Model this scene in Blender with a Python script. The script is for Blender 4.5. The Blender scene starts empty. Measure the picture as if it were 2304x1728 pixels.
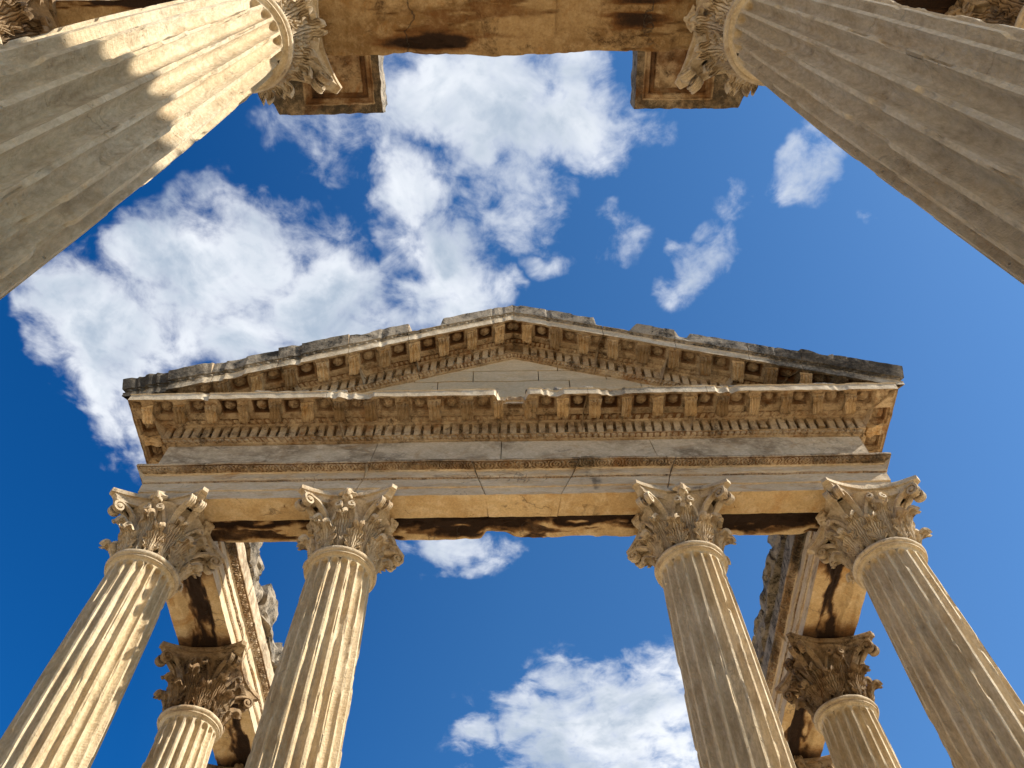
import bpy, bmesh, math, random
import numpy as np
from mathutils import Matrix, Vector
random.seed(7); rng = np.random.default_rng(7)
S = 7.8          # metres per model unit (eye level to column neck)
EYE = 1.6
R = math.radians
scene = bpy.context.scene
col = scene.collection
SUN_AZ, SUN_EL = -14.0, 41.0

# ------------------------------------------------------------------ noise
def _hash(ix, iy, iz, seed):
    h = (ix.astype(np.int64)*374761393 + iy.astype(np.int64)*668265263 + iz.astype(np.int64)*2147483647 + seed*974711) & 0xffffffff
    h = ((h ^ (h >> 13))*1274126177) & 0xffffffff
    h = ((h ^ (h >> 16))*2246822519) & 0xffffffff
    return ((h ^ (h >> 15)) & 0xffff)/32767.5 - 1.0
def vnoise(P, seed=0):
    P = np.asarray(P, float); i = np.floor(P).astype(np.int64); f = P - i; f = f*f*f*(f*(f*6-15)+10)
    out = np.zeros(P.shape[:-1])
    for dx in (0, 1):
        for dy in (0, 1):
            for dz in (0, 1):
                w = (f[..., 0] if dx else 1-f[..., 0])*(f[..., 1] if dy else 1-f[..., 1])*(f[..., 2] if dz else 1-f[..., 2])
                out += w*_hash(i[..., 0]+dx, i[..., 1]+dy, i[..., 2]+dz, seed)
    return out
def fbm(P, seed=0, octs=4, gain=.5):
    o = 0; a = 1; P = np.asarray(P, float)
    for k in range(octs):
        o = o + a*vnoise(P, seed+k*17); P = P*2.03+5.1; a *= gain
    return o
def vecn(P, seed=0, octs=3):
    return np.stack([fbm(P, seed, octs), fbm(P+31.7, seed+5, octs), fbm(P+77.3, seed+9, octs)], -1)
def ang(x, seed=0, octs=3, gain=.5):
    x = np.asarray(x, float); o = 0; a = 1
    for k in range(octs):
        i = np.floor(x).astype(np.int64); f = x-i; z = np.zeros_like(i)
        f = np.clip(f*1.6, 0, 1)
        o = o+a*(_hash(i, z, z, seed+k*13)*(1-f)+_hash(i+1, z, z, seed+k*13)*f); x = x*2.3+7.7; a *= gain
    return o
def sstep(a, b, x):
    t = np.clip((x-a)/(b-a), 0, 1); return t*t*(3-2*t)

# ------------------------------------------------------------------ mesh collecting
class MB:
    """collects verts / faces / per-face material slots / per-vertex stain + lichen"""
    def __init__(s): s.v = []; s.f = []; s.m = []; s.st = []; s.li = []; s.n = 0
    def add(s, V, F, mat=0, st=None, li=None):
        V = np.asarray(V, float).reshape(-1, 3); k = len(V)
        s.v.append(V); F = np.asarray(F, np.int64); s.f.append(F+s.n)
        s.m.append(np.full(len(F), mat) if np.isscalar(mat) else np.asarray(mat))
        s.st.append(np.zeros(k) if st is None else np.asarray(st, float).ravel())
        s.li.append(np.zeros(k) if li is None else np.asarray(li, float).ravel())
        s.n += k
    def grid(s, G, mat=0, st=None, li=None, flip=False, wrap=False, caps=False):
        """G (n, m, 3); wrap joins the last row of axis 1 to the first; caps closes both ends (wrapped grids)"""
        n, m = G.shape[:2]
        I = np.arange(n*m).reshape(n, m)
        J = np.concatenate([I, I[:, :1]], 1) if wrap else I
        a, b, c, d = J[:-1, :-1], J[1:, :-1], J[1:, 1:], J[:-1, 1:]
        F = np.stack([a, b, c, d], -1).reshape(-1, 4)
        if flip: F = F[:, ::-1]
        if not np.isscalar(mat):
            mm = np.broadcast_to(np.asarray(mat)[None, :], (n-1, J.shape[1]-1)).reshape(-1)
        else: mm = mat
        base = s.n
        s.add(G.reshape(-1, 3), F, mm, st, li)
        if caps:
            for ring, fl in ((I[0], False), (I[-1], True)):
                c = G.reshape(-1, 3)[ring].mean(0)
                k = s.n; s.add([c], np.zeros((0, 4)), 0)
                r2 = np.roll(ring, -1)
                q = np.stack([ring+base, r2+base, np.full(m, k), np.full(m, k)], -1)
                if fl != flip: q = q[:, [1, 0, 2, 3]]
                cm = mat if np.isscalar(mat) else int(np.asarray(mat)[len(mat)//2])
                s.f.append(q[:, :4]); s.m.append(np.full(m, cm))
    def build(s, name, mats, parent=None, smooth=True, loc=(0, 0, 0), link=True, clip=None):
        V = np.concatenate(s.v); F = np.concatenate(s.f); M = np.concatenate(s.m)
        me = bpy.data.meshes.new(name)
        tri = F[:, 2] == F[:, 3]
        faces = [tuple(q[:3]) if t else tuple(q) for q, t in zip(F.tolist(), tri.tolist())]
        me.from_pydata((V*S).tolist(), [], faces)
        for m in mats: me.materials.append(m)
        me.polygons.foreach_set('material_index', M.astype(np.int32))
        for nm, arr in (('stain', s.st), ('lichen', s.li)):
            a = np.concatenate(arr)
            if a.any():
                at = me.attributes.new(nm, 'FLOAT', 'POINT'); at.data.foreach_set('value', a.astype(np.float32))
        if clip is not None:
            bm = bmesh.new(); bm.from_mesh(me)
            bmesh.ops.bisect_plane(bm, geom=bm.verts[:]+bm.edges[:]+bm.faces[:], dist=1e-5, plane_co=(0, 0, clip*S), plane_no=(0, 0, 1), clear_inner=True)
            bm.to_mesh(me); bm.free()
        me.polygons.foreach_set('use_smooth', np.full(len(me.polygons), smooth))
        if smooth: me.set_sharp_from_angle(angle=R(38))
        me.update()
        o = bpy.data.objects.new(name, me)
        if parent is not None: o.parent = parent
        o.location = loc
        if link: col.objects.link(o)
        return o
def empty(name, label, cat, group=None, loc=(0, 0, 0)):
    o = bpy.data.objects.new(name, None); col.objects.link(o); o.location = loc; o.empty_display_size = .3
    o['label'] = label; o['category'] = cat
    if group: o['group'] = group
    return o
def weather(G, low=.0012, high=.0006, fl=9, fh=45, seed=3):
    return G + vecn(G*fl, seed, 2)*low + vecn(G*fh, seed+40, 2)*high
def rough_box(mb, lo, hi, n=(6, 6, 6), amp=.003, rnd=.004, mat=0, seed=1, fr=12, li=0., fn=None):
    """a stone block: subdivided box with worn corners"""
    lo = np.array(lo, float); hi = np.array(hi, float); c = (lo+hi)/2; hs = (hi-lo)/2
    for ax in range(3):
        a, b = (ax+1) % 3, (ax+2) % 3
        for sg in (-1, 1):
            A, B = np.meshgrid(np.linspace(-1, 1, n[a]+1), np.linspace(-1, 1, n[b]+1), indexing='ij')
            P = np.zeros(A.shape+(3,)); P[..., a] = A*hs[a]; P[..., b] = B*hs[b]; P[..., ax] = sg*hs[ax]
            q = np.clip(P, -(hs-rnd), hs-rnd); d = P-q; L = np.linalg.norm(d, axis=-1, keepdims=True)
            P = q + d/np.maximum(L, 1e-9)*rnd
            W = P + c
            W = W + vecn(W*fr, seed, 3)*amp
            if fn is not None: W = fn(W)
            lv = np.full(A.shape, float(li)) if li else None
            mb.grid(W, mat, flip=(sg < 0), li=lv)

# ------------------------------------------------------------------ materials
def N(nt, t, **kw):
    n = nt.nodes.new(t)
    for k, v in kw.items(): setattr(n, k, v)
    return n
def stone(name, c1, c2, c3, ochre=(.36, .20, .075), ochre_amt=.35, dark=(.055, .045, .035), dark_amt=.3, dark_scale=2.2,
          bump=.5, stretch=(1, 1, 1), fine=1.0, cracks=.0, stain_col=(.022, .010, .0045), rough=.88, hue_scale=1.0, chisel=0., rnd=0.):
    m = bpy.data.materials.new(name); m.use_nodes = True; nt = m.node_tree; nt.nodes.clear(); L = nt.links.new
    out = N(nt, 'ShaderNodeOutputMaterial'); b = N(nt, 'ShaderNodeBsdfPrincipled'); L(b.outputs[0], out.inputs[0])
    b.inputs['Roughness'].default_value = rough; b.inputs['Specular IOR Level'].default_value = .25
    geo = N(nt, 'ShaderNodeNewGeometry'); mp = N(nt, 'ShaderNodeMapping'); mp.inputs['Scale'].default_value = stretch
    L(geo.outputs['Position'], mp.inputs['Vector']); P = mp.outputs[0]
    def noise(sc, det=6, ro=.6, dist=0., vec=None):
        n = N(nt, 'ShaderNodeTexNoise'); n.inputs['Scale'].default_value = sc; n.inputs['Detail'].default_value = det
        n.inputs['Roughness'].default_value = ro; n.inputs['Distortion'].default_value = dist; L(vec or P, n.inputs['Vector']); return n.outputs['Fac']
    def mr(x, a, bb, c=0., d=1., sm=True):
        r = N(nt, 'ShaderNodeMapRange'); r.interpolation_type = 'SMOOTHSTEP' if sm else 'LINEAR'
        L(x, r.inputs[0])
        for i, v in enumerate((a, bb, c, d)): r.inputs[1+i].default_value = v
        return r.outputs[0]
    def mix(f, a, bb, mode='MIX'):
        x = N(nt, 'ShaderNodeMix', data_type='RGBA', blend_type=mode)
        if hasattr(f, 'links'): L(f, x.inputs[0])
        else: x.inputs[0].default_value = f
        for v, i in ((a, 6), (bb, 7)):
            if hasattr(v, 'links'): L(v, x.inputs[i])
            else: x.inputs[i].default_value = (*v, 1)
        return x.outputs[2]
    def math_(op, a, bb):
        x = N(nt, 'ShaderNodeMath', operation=op)
        for v, i in ((a, 0), (bb, 1)):
            if hasattr(v, 'links'): L(v, x.inputs[i])
            else: x.inputs[i].default_value = v
        return x.outputs[0]
    big = noise(.9*hue_scale, 5, .62, .6); mid = noise(4.5*hue_scale, 8, .68, .3); fin = noise(38*fine, 6, .7)
    c = mix(mr(big, .36, .64), c1, c2)
    c = mix(mr(mid, .45, .68, 0, .8), c, c3)
    och = mr(noise(1.7*hue_scale, 8, .7, .8), .52, .70, 0, ochre_amt)
    c = mix(och, c, ochre)
    dk = noise(dark_scale, 10, .74, .5)
    dm = mr(dk, .64-.26*dark_amt, .74-.22*dark_amt, 0, min(1, .45+dark_amt))
    sp = mr(noise(24*fine, 4, .8), .40, .60, .35, 1)
    c = mix(math_('MULTIPLY', dm, sp), c, dark)
    li = N(nt, 'ShaderNodeAttribute', attribute_name='lichen').outputs['Fac']
    lm = mr(math_('ADD', math_('MULTIPLY', li, .50), math_('MULTIPLY', math_('ADD', math_('MULTIPLY', noise(3.2, 8, .8), .6), math_('MULTIPLY', noise(13*fine, 6, .8), .4)), 1.0)), .68, .96, 0, .92)
    c = mix(lm, c, (.042, .035, .025))
    c = mix(mr(noise(15*fine, 6, .75), .60, .75, 0, .30), c, (.62, .56, .46))
    st = N(nt, 'ShaderNodeAttribute', attribute_name='stain').outputs['Fac']
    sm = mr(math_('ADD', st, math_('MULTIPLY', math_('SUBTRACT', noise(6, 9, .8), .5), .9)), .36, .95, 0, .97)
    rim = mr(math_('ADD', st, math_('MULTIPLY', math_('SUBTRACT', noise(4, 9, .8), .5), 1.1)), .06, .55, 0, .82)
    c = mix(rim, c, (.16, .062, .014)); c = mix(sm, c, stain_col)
    c = mix(.28, c, mix(mr(fin, .3, .7), (.55, .55, .55), (1.25, 1.25, 1.25)), 'MULTIPLY') if False else mix(1.0, c, mix(mr(fin, .28, .72), (.76, .73, .69), (1.03, 1.02, 1.01)), 'MULTIPLY')
    if cracks:
        vo = N(nt, 'ShaderNodeTexVoronoi', feature='DISTANCE_TO_EDGE'); vo.inputs['Scale'].default_value = .85
        dv = N(nt, 'ShaderNodeVectorMath', operation='ADD'); nn = N(nt, 'ShaderNodeTexNoise'); nn.inputs['Scale'].default_value = 2.5; nn.inputs['Detail'].default_value = 6
        L(geo.outputs['Position'], nn.inputs['Vector']); L(nn.outputs['Color'], dv.inputs[0]); L(geo.outputs['Position'], dv.inputs[1]); L(dv.outputs[0], vo.inputs['Vector'])
        cr = mr(vo.outputs['Distance'], .002, .012, 1, 0)
        cm = math_('MULTIPLY', cr, mr(noise(1.6, 3, .5), .54, .62, 0, cracks))
        c = mix(cm, c, (.07, .05, .035))
    if rnd:
        oi = N(nt, 'ShaderNodeObjectInfo'); c = mix(1.0, c, mix(oi.outputs['Random'], (1-rnd, 1-rnd*1.1, 1-rnd*1.2), (1+rnd, 1+rnd, 1+rnd)), 'MULTIPLY')
    L(c, b.inputs['Base Color'])
    h = math_('ADD', math_('MULTIPLY', mid, .55), math_('MULTIPLY', fin, .16))
    h = math_('ADD', h, math_('MULTIPLY', noise(110*fine, 3, .6), .07))
    h = math_('ADD', h, math_('MULTIPLY', noise(14*fine, 6, .7, 1.5), .35))
    if chisel:
        m2 = N(nt, 'ShaderNodeMapping'); m2.inputs['Scale'].default_value = (7, 7, 30); L(geo.outputs['Position'], m2.inputs['Vector'])
        ch = noise(1.0, 7, .72, .25, m2.outputs[0]); h = math_('ADD', h, math_('MULTIPLY', ch, .34*chisel))
        vp = N(nt, 'ShaderNodeTexVoronoi'); vp.inputs['Scale'].default_value = 16; L(geo.outputs['Position'], vp.inputs['Vector'])
        h = math_('SUBTRACT', h, math_('MULTIPLY', mr(vp.outputs['Distance'], .02, .16, 1, 0), math_('MULTIPLY', mr(mid, .5, .6), .5)))
    if cracks: h = math_('SUBTRACT', h, math_('MULTIPLY', cm, .5))
    bp = N(nt, 'ShaderNodeBump'); bp.inputs['Strength'].default_value = bump; bp.inputs['Distance'].default_value = .05
    L(h, bp.inputs['Height']); L(bp.outputs[0], b.inputs['Normal'])
    return m
M_shaft = stone('shaft_stone', (.67, .525, .315), (.74, .61, .41), (.49, .365, .21), ochre=(.50, .32, .14), ochre_amt=.5, dark=(.17, .125, .08), dark_amt=.18, dark_scale=3.2, bump=.9, stretch=(1, 1, .38), hue_scale=1.5, chisel=1.3, cracks=.2)
M_cap = stone('capital_stone', (.56, .44, .28), (.64, .525, .355), (.38, .27, .15), ochre=(.36, .20, .08), ochre_amt=.5, dark=(.085, .055, .03), dark_amt=.34, dark_scale=5, bump=.7, hue_scale=1.6, rnd=.10)
M_capd = stone('shaded_grimy_capital_stone', (.30, .20, .105), (.40, .29, .165), (.16, .095, .045), ochre=(.30, .15, .05), ochre_amt=.6, dark=(.045, .026, .013), dark_amt=.55, dark_scale=4, bump=.7, hue_scale=1.6, rnd=.15)  # darker copy of the capital stone: shade put into the colour, plus grime
M_fascia = stone('fascia_marble', (.72, .58, .385), (.57, .45, .295), (.60, .42, .22), ochre=(.50, .29, .11), ochre_amt=.9, dark=(.12, .09, .065), dark_amt=.30, bump=.5, stretch=(.5, .5, 2.2), hue_scale=1.6, cracks=.5)
M_frieze = stone('frieze_marble', (.66, .52, .34), (.27, .195, .115), (.74, .60, .41), ochre=(.44, .27, .12), ochre_amt=.65, dark=(.12, .095, .07), dark_amt=.30, dark_scale=1.6, hue_scale=2.0, bump=.3, stretch=(.6, .6, 1), cracks=.3)
M_soffit = stone('soffit_stone', (.68, .50, .27), (.56, .38, .18), (.74, .58, .36), ochre=(.46, .22, .05), ochre_amt=.7, dark=(.10, .045, .014), dark_amt=.16, dark_scale=1.6, bump=.8, cracks=.5)
M_corn = stone('carved_cornice_stone', (.44, .305, .165), (.60, .46, .29), (.19, .11, .05), ochre=(.32, .15, .045), ochre_amt=.8, dark=(.05, .030, .015), dark_amt=.46, dark_scale=4.5, bump=.7, hue_scale=1.7)
M_corona = stone('corona_stone', (.72, .60, .42), (.58, .46, .30), (.50, .37, .22), dark=(.12, .10, .08), dark_amt=.22, ochre_amt=.25, bump=.4)
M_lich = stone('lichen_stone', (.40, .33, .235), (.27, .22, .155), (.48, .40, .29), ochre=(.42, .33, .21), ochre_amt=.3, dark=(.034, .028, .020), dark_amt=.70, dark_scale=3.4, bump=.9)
M_mod = stone('modillion_stone', (.46, .32, .165), (.56, .42, .25), (.28, .17, .075), ochre=(.44, .25, .08), ochre_amt=.7, dark=(.07, .045, .025), dark_amt=.34, dark_scale=5.0, bump=.8, hue_scale=2.0, rnd=.42)
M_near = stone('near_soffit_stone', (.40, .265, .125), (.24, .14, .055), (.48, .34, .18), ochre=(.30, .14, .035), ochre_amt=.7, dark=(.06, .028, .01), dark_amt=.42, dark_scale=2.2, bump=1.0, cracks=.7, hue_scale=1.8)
M_tymp = stone('tympanum_stone', (.72, .58, .38), (.57, .45, .285), (.62, .465, .27), ochre=(.5, .35, .18), ochre_amt=.35, dark=(.16, .13, .1), dark_amt=.12, bump=.5, stretch=(.6, 1, 1.6), cracks=.4)

# ------------------------------------------------------------------ column
def shaft_radius(z):   # z measured from eye level, neck = 1
    return np.interp(z, [-.20, .2, .5, .67, .80, .90, .985], [.0600, .0598, .0588, .0576, .0553, .0528, .0500])
def make_shaft():
    nf, per = 20, 20
    zs = np.unique(np.concatenate([np.linspace(-.150, .30, 36), np.linspace(.30, .95, 240), np.linspace(.95, .9835, 36)]))
    th = np.arange(nf*per)/(nf*per)*2*math.pi
    Z, T = np.meshgrid(zs, th, indexing='ij')
    ph = ((T/(2*math.pi)*nf) % 1.0)*2-1                        # -1..1 across one flute, fillet centred on +-1
    fw = .79
    prof = np.clip(1-(ph/fw)**2, 0, 1)**.55
    R0 = shaft_radius(Z)
    depth = .0094*R0/.055
    # rounded flute head
    zt = .9795; hw = R0*math.pi/nf*fw
    head = np.sqrt(np.clip(1-(ph/fw)**2, 0, 1))*hw
    endm = sstep(0, .0030, (zt+head*1.0-Z)-hw*.55)
    d = depth*prof*endm
    cx = np.stack([np.cos(T)*R0, np.sin(T)*R0, Z], -1)
    # worn and broken arrises
    arr = sstep(.62, .95, np.abs(ph))
    ci = np.stack([np.round(T/(2*math.pi)*nf)*3.7, Z*14, Z*0], -1)
    chip = sstep(.52, .80, fbm(ci, 11, 4)) + .8*sstep(.62, .85, fbm(np.stack([np.cos(T)*5, np.sin(T)*5, Z*9], -1), 23, 4))
    wob = fbm(np.stack([np.cos(T)*9, np.sin(T)*9, Z*30], -1), 31, 3)
    rr = R0 - d - arr*(np.clip(chip, 0, 1.3)*.0036 + np.clip(wob, -1, 1)*.0004) + wob*.0003
    rr += .0003*fbm(np.stack([np.cos(T)*2, np.sin(T)*2, Z*6], -1), 41, 3)
    # big bruises
    br = sstep(.72, .95, fbm(np.stack([np.cos(T)*2.3, np.sin(T)*2.3, Z*7], -1), 57, 3))
    rr -= br*.003*arr
    G = np.stack([np.cos(T)*rr, np.sin(T)*rr, Z], -1)
    mb = MB(); mb.grid(G, 0, wrap=True, flip=True)
    # neck flare
    lathe(mb, [(.0495, .982), (.0503, .9842), (.0520, .9862), (.0538, .9870), (.0540, .9888), (.050, .989)], 120, seed=5)
    return mb
def lathe(mb, prof, n=96, amp=.0004, seed=1, mat=0, sub=1):
    pr = []
    for a, b in zip(prof[:-1], prof[1:]):
        for k in range(sub): pr.append((a[0]+(b[0]-a[0])*k/sub, a[1]+(b[1]-a[1])*k/sub))
    pr.append(prof[-1]); pr = np.array(pr)
    th = np.arange(n)/n*2*math.pi
    G = np.stack([pr[:, None, 0]*np.cos(th), pr[:, None, 0]*np.sin(th), np.repeat(pr[:, 1:2], n, 1)], -1)
    G = G + vecn(G*60, seed, 2)*amp + vecn(G*14, seed+3, 2)*amp*1.5
    mb.grid(G, mat, wrap=True, flip=True)
def make_ring():
    mb = MB()
    pr = [(.0505, .9882)]
    pr += [(.0560, .9885), (.0562, .9905)]
    for a in np.linspace(-80, 90, 10): pr.append((.0537+.0056*math.cos(R(a)), .9962+.0052*math.sin(R(a))))
    pr += [(.048, 1.0018), (.044, 1.002)]
    lathe(mb, pr, 160, .0005, 9)
    return mb
def make_base():
    mb = MB()
    pr = []
    for a in np.linspace(90, -90, 9): pr.append((.068+.006*math.cos(R(a)), -.1565+.006*math.sin(R(a))))
    pr += [(.067, -.166), (.069, -.170)]
    for a in np.linspace(90, -90, 9): pr.append((.072+.009*math.cos(R(a)), -.1795+.0085*math.sin(R(a))))
    lathe(mb, [(.05, -.148), (.0615, -.149)]+pr, 72, .0006, 2)
    rough_box(mb, (-.083, -.083, -.2052), (.083, .083, -.188), (10, 10, 3), .001, .003, seed=8)
    return mb
def bell_r(z):  return np.interp(z, [0, .04, .065, .085, .098, .107], [.0425, .0425, .0445, .0495, .0585, .0690])
def leaf_mesh(H, r0, curl, halfw, seed, amp=1.0):
    nu, nv = 29, 34
    u = np.linspace(-1, 1, nu); v = np.linspace(0, 1, nv)
    Sx = .72
    rr = []; zz = []
    for t in v:
        if t < Sx:
            k = t/Sx; z = k*(H-curl*.6); r = r0 + .004*k + .0085*k**3
        else:
            a = (t-Sx)/(1-Sx)*R(168)
            z0 = H-curl*.6; re = r0+.0125
            r = re+curl-curl*math.cos(a); z = z0+curl*1.1*math.sin(a)
        rr.append(r); zz.append(z)
    rr = np.array(rr); zz = np.array(zz)
    w = halfw*np.interp(v, [0, .15, .4, .6, .75, .88, 1], [.42, .60, .98, 1.04, .88, .66, .30])
    lob = 1-.34*np.abs(np.sin(v*math.pi*4.3))**2.0
    U, V = np.meshgrid(u, v)
    W = (w*lob)[:, None]*U
    # direction along / normal
    dr = np.gradient(rr); dz = np.gradient(zz); l = np.hypot(dr, dz); nr = dz/l; nz = -dr/l
    rib = np.abs(np.sin(U*math.pi*3.6*(1.12-.25*V)))**.8
    fan = .0042*amp*(rib-.5)*np.clip(1.15-.25*V, .3, 1)
    mid = .0030*np.exp(-(U/.16)**2)
    cup = -.0052*U**2*np.clip(V*1.3, .2, 1) + .0030*np.abs(U)**6
    dd = fan+mid+cup
    jit = (.0008+.0016*(V > .7))*fbm(np.stack([U*3+seed*3.1, V*6, U*0], -1), seed, 3)
    dd = dd+jit
    Rr = rr[:, None]+nr[:, None]*dd; Zz = zz[:, None]+nz[:, None]*dd
    Zz = Zz - .004*np.abs(U)*(V > .2)*np.sin(np.clip(V, 0, 1)*math.pi*4.3)**2
    front = np.stack([Rr, W, Zz], -1)
    th = .0038
    back = np.stack([Rr-nr[:, None]*th, W*.92, Zz-nz[:, None]*th], -1)
    mb = MB()
    mb.grid(front, 0, flip=False); mb.grid(back, 0, flip=True)
    edge = lambda A: np.concatenate([A[:, 0], A[-1, 1:], A[::-1, -1][1:], A[0, ::-1][1:]])
    e = np.stack([edge(front), edge(back)], 0)
    mb.grid(e, 0, flip=False)
    return mb
def sweep_strip(mb, P, T3, wid, thk, groove=.0, mat=0):
    """P (n,3) path, T3 (n,3) across direction, wid/thk arrays"""
    P = np.asarray(P); d = np.gradient(P, axis=0); d /= np.linalg.norm(d, axis=1, keepdims=True)
    T3 = np.asarray(T3); nrm = np.cross(d, T3); nrm /= np.linalg.norm(nrm, axis=1, keepdims=True)
    sec = [(-1, .8), (-.72, 1), (-.4, 1-groove), (0, 1-groove*.3), (.4, 1-groove), (.72, 1), (1, .8), (1, -.8), (.5, -1), (-.5, -1), (-1, -.8)]
    G = np.stack([P + T3*(a*np.asarray(wid)[:, None]) + nrm*(b*np.asarray(thk)[:, None]) for a, b in sec], 1)
    G = G + vecn(G*90, 4, 2)*.0005
    mb.grid(G, mat, wrap=True, flip=True, caps=True)
def volute_mesh():
    mb = MB()
    pts = []
    p0, p1, p2, p3 = (.047, .040), (.052, .078), (.072, .103), (.0962, .1066)
    for t in np.linspace(0, 1, 16)[:-1]:
        a = (1-t)**3; b = 3*t*(1-t)**2; c = 3*t*t*(1-t); d = t**3
        pts.append((a*p0[0]+b*p1[0]+c*p2[0]+d*p3[0], a*p0[1]+b*p1[1]+c*p2[1]+d*p3[1]))
    cx, cz = .0965, .0955
    for a in np.linspace(0, 560, 44):
        r = .0112*(1-a/560*.80); an = R(92-a); pts.append((cx+r*math.cos(an), cz+r*math.sin(an)))
    pts = np.array(pts); n = len(pts)
    for sg in (-1, 1):
        ang = np.interp(np.arange(n), [0, 14, n], [sg*17, sg*5.5, sg*4.0])
        P = np.stack([pts[:, 0]*np.cos(np.radians(ang)), pts[:, 0]*np.sin(np.radians(ang)), pts[:, 1]], 1)
        T = np.tile([0, 1., 0], (n, 1))
        wid = np.interp(np.arange(n), [0, 10, 16, n], [.0032, .0056, .0050, .0056]); thk = np.interp(np.arange(n), [0, 14, n], [.0026, .0026, .0019])
        sweep_strip(mb, P, T, wid, thk, .5)
    # eye and web between the pair
    for k in np.linspace(0, 1, 2):
        pass
    th = np.arange(14)/14*2*math.pi
    for sg in (-1, 1):
        G = np.stack([np.stack([cx+r*np.cos(th), np.full(14, y*sg), cz+r*np.sin(th)], -1) for r, y in ((.009, .004), (.009, .0090), (.0040, .0096), (.0035, .0145), (.0005, .0155))])
        mb.grid(G, 0, wrap=True, flip=(sg > 0))
    return mb
def abacus_outline(hw, conc, cut, n=22):
    pts = []
    for k in range(4):
        a = R(90*k)
        t = np.linspace(-1, 1, n)
        x = np.full(n, hw) - conc*(1-t**2); y = t*(hw-cut)
        for X, Y in zip(x, y): pts.append((X*math.cos(a)-Y*math.sin(a), X*math.sin(a)+Y*math.cos(a)))
    return np.array(pts)
def make_abacus():
    mb = MB()
    lv = [(.060, .014, .012, .1040), (.0745, .0205, .011, .1044), (.0752, .0207, .0095, .1060), (.0765, .0207, .0090, .1110), (.0792, .0207, .0085, .1140), (.0798, .0205, .008, .1146), (.0795, .0205, .008, .1166), (.0840, .0200, .0075, .1170), (.0845, .0200, .0075, .1245), (.0835, .0197, .007, .1262), (.02, .002, .003, .1262)]
    G = np.stack([np.concatenate([abacus_outline(h, c, k), np.full((88, 1), z)], 1) for h, c, k, z in lv])
    # subdivide vertically for wear
    G = G + vecn(G*55, 21, 3)*.0006 + vecn(G*16, 22, 2)*.0007
    mb.grid(G, 0, wrap=True, flip=True)
    return mb
def make_fleuron():
    mb = MB(); n, m = 14, 30
    ph = np.linspace(0, math.pi, n); th = np.arange(m)/m*2*math.pi
    A, B = np.meshgrid(ph, th, indexing='ij')
    r = .0115*(1+.28*np.cos(B*6)*np.sin(A)**2+.12*np.cos(A*9))
    G = np.stack([.0085*np.cos(A)*1.05, r*np.sin(A)*np.cos(B), r*np.sin(A)*np.sin(B)], -1)
    G[..., 0] += .004*np.exp(-(np.sin(A)/.35)**2)*(np.cos(A) > 0)
    G = G + vecn(G*160, 6, 3)*.0016
    G = G + np.array([.0685, 0, .1165])
    mb.grid(G, 0, wrap=True, flip=True)
    # stalk climbing the bell
    t = np.linspace(0, 1, 10)
    P = np.stack([bell_r(.06+.047*t)+.0025, 0*t, .06+.047*t], 1)
    sweep_strip(mb, P, np.tile([0, 1., 0], (10, 1)), np.full(10, .0042), np.full(10, .002), .6)
    return mb
def make_bell():
    mb = MB()
    zs = np.linspace(.0, .1065, 22)
    lathe(mb, [(float(bell_r(z)), float(z)) for z in zs]+[(.066, .1078), (.05, .1085)], 96, .0006, 12)
    # inner helices and cauliculi
    for k in range(4):
        for sg in (-1, 1):
            a0 = 90*k
            pts = []
            for t in np.linspace(0, 1, 12): pts.append((a0+sg*(27-17*t**1.2), .058+.040*t, 0))
            P = []
            for an, z, _ in pts: r = float(bell_r(z))+.0035+.004*(z-.058)/.04; P.append((r*math.cos(R(an)), r*math.sin(R(an)), z))
            # curl
            rc = float(bell_r(.098))+.0085
            for b in np.linspace(0, 400, 22):
                q = .0065*(1-b/400*.75); an = a0+sg*(10+ math.degrees((-q*math.sin(R(b)))/rc) + 0) - sg*0
                P.append((rc*math.cos(R(an)), rc*math.sin(R(an)), .0915+q*math.cos(R(b))))
            P = np.array(P)
            T = P*np.array([1, 1, 0]); T /= np.linalg.norm(T, axis=1, keepdims=True)
            sweep_strip(mb, P, T, np.full(len(P), .0036), np.interp(np.arange(len(P)), [0, 12, len(P)], [.0034, .0022, .0014]), .3)
            # caulis
            P = np.array([((bell_r(.02+.04*t)+.003)*math.cos(R(a0+sg*24.5)), (bell_r(.02+.04*t)+.003)*math.sin(R(a0+sg*24.5)), .02+.042*t) for t in np.linspace(0, 1, 8)])
            T = np.tile([-math.sin(R(a0+sg*24)), math.cos(R(a0+sg*24)), 0], (8, 1))
            sweep_strip(mb, P, T, np.linspace(.004, .0062, 8), np.linspace(.003, .005, 8), .5)
    return mb
LEAF = {}
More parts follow.
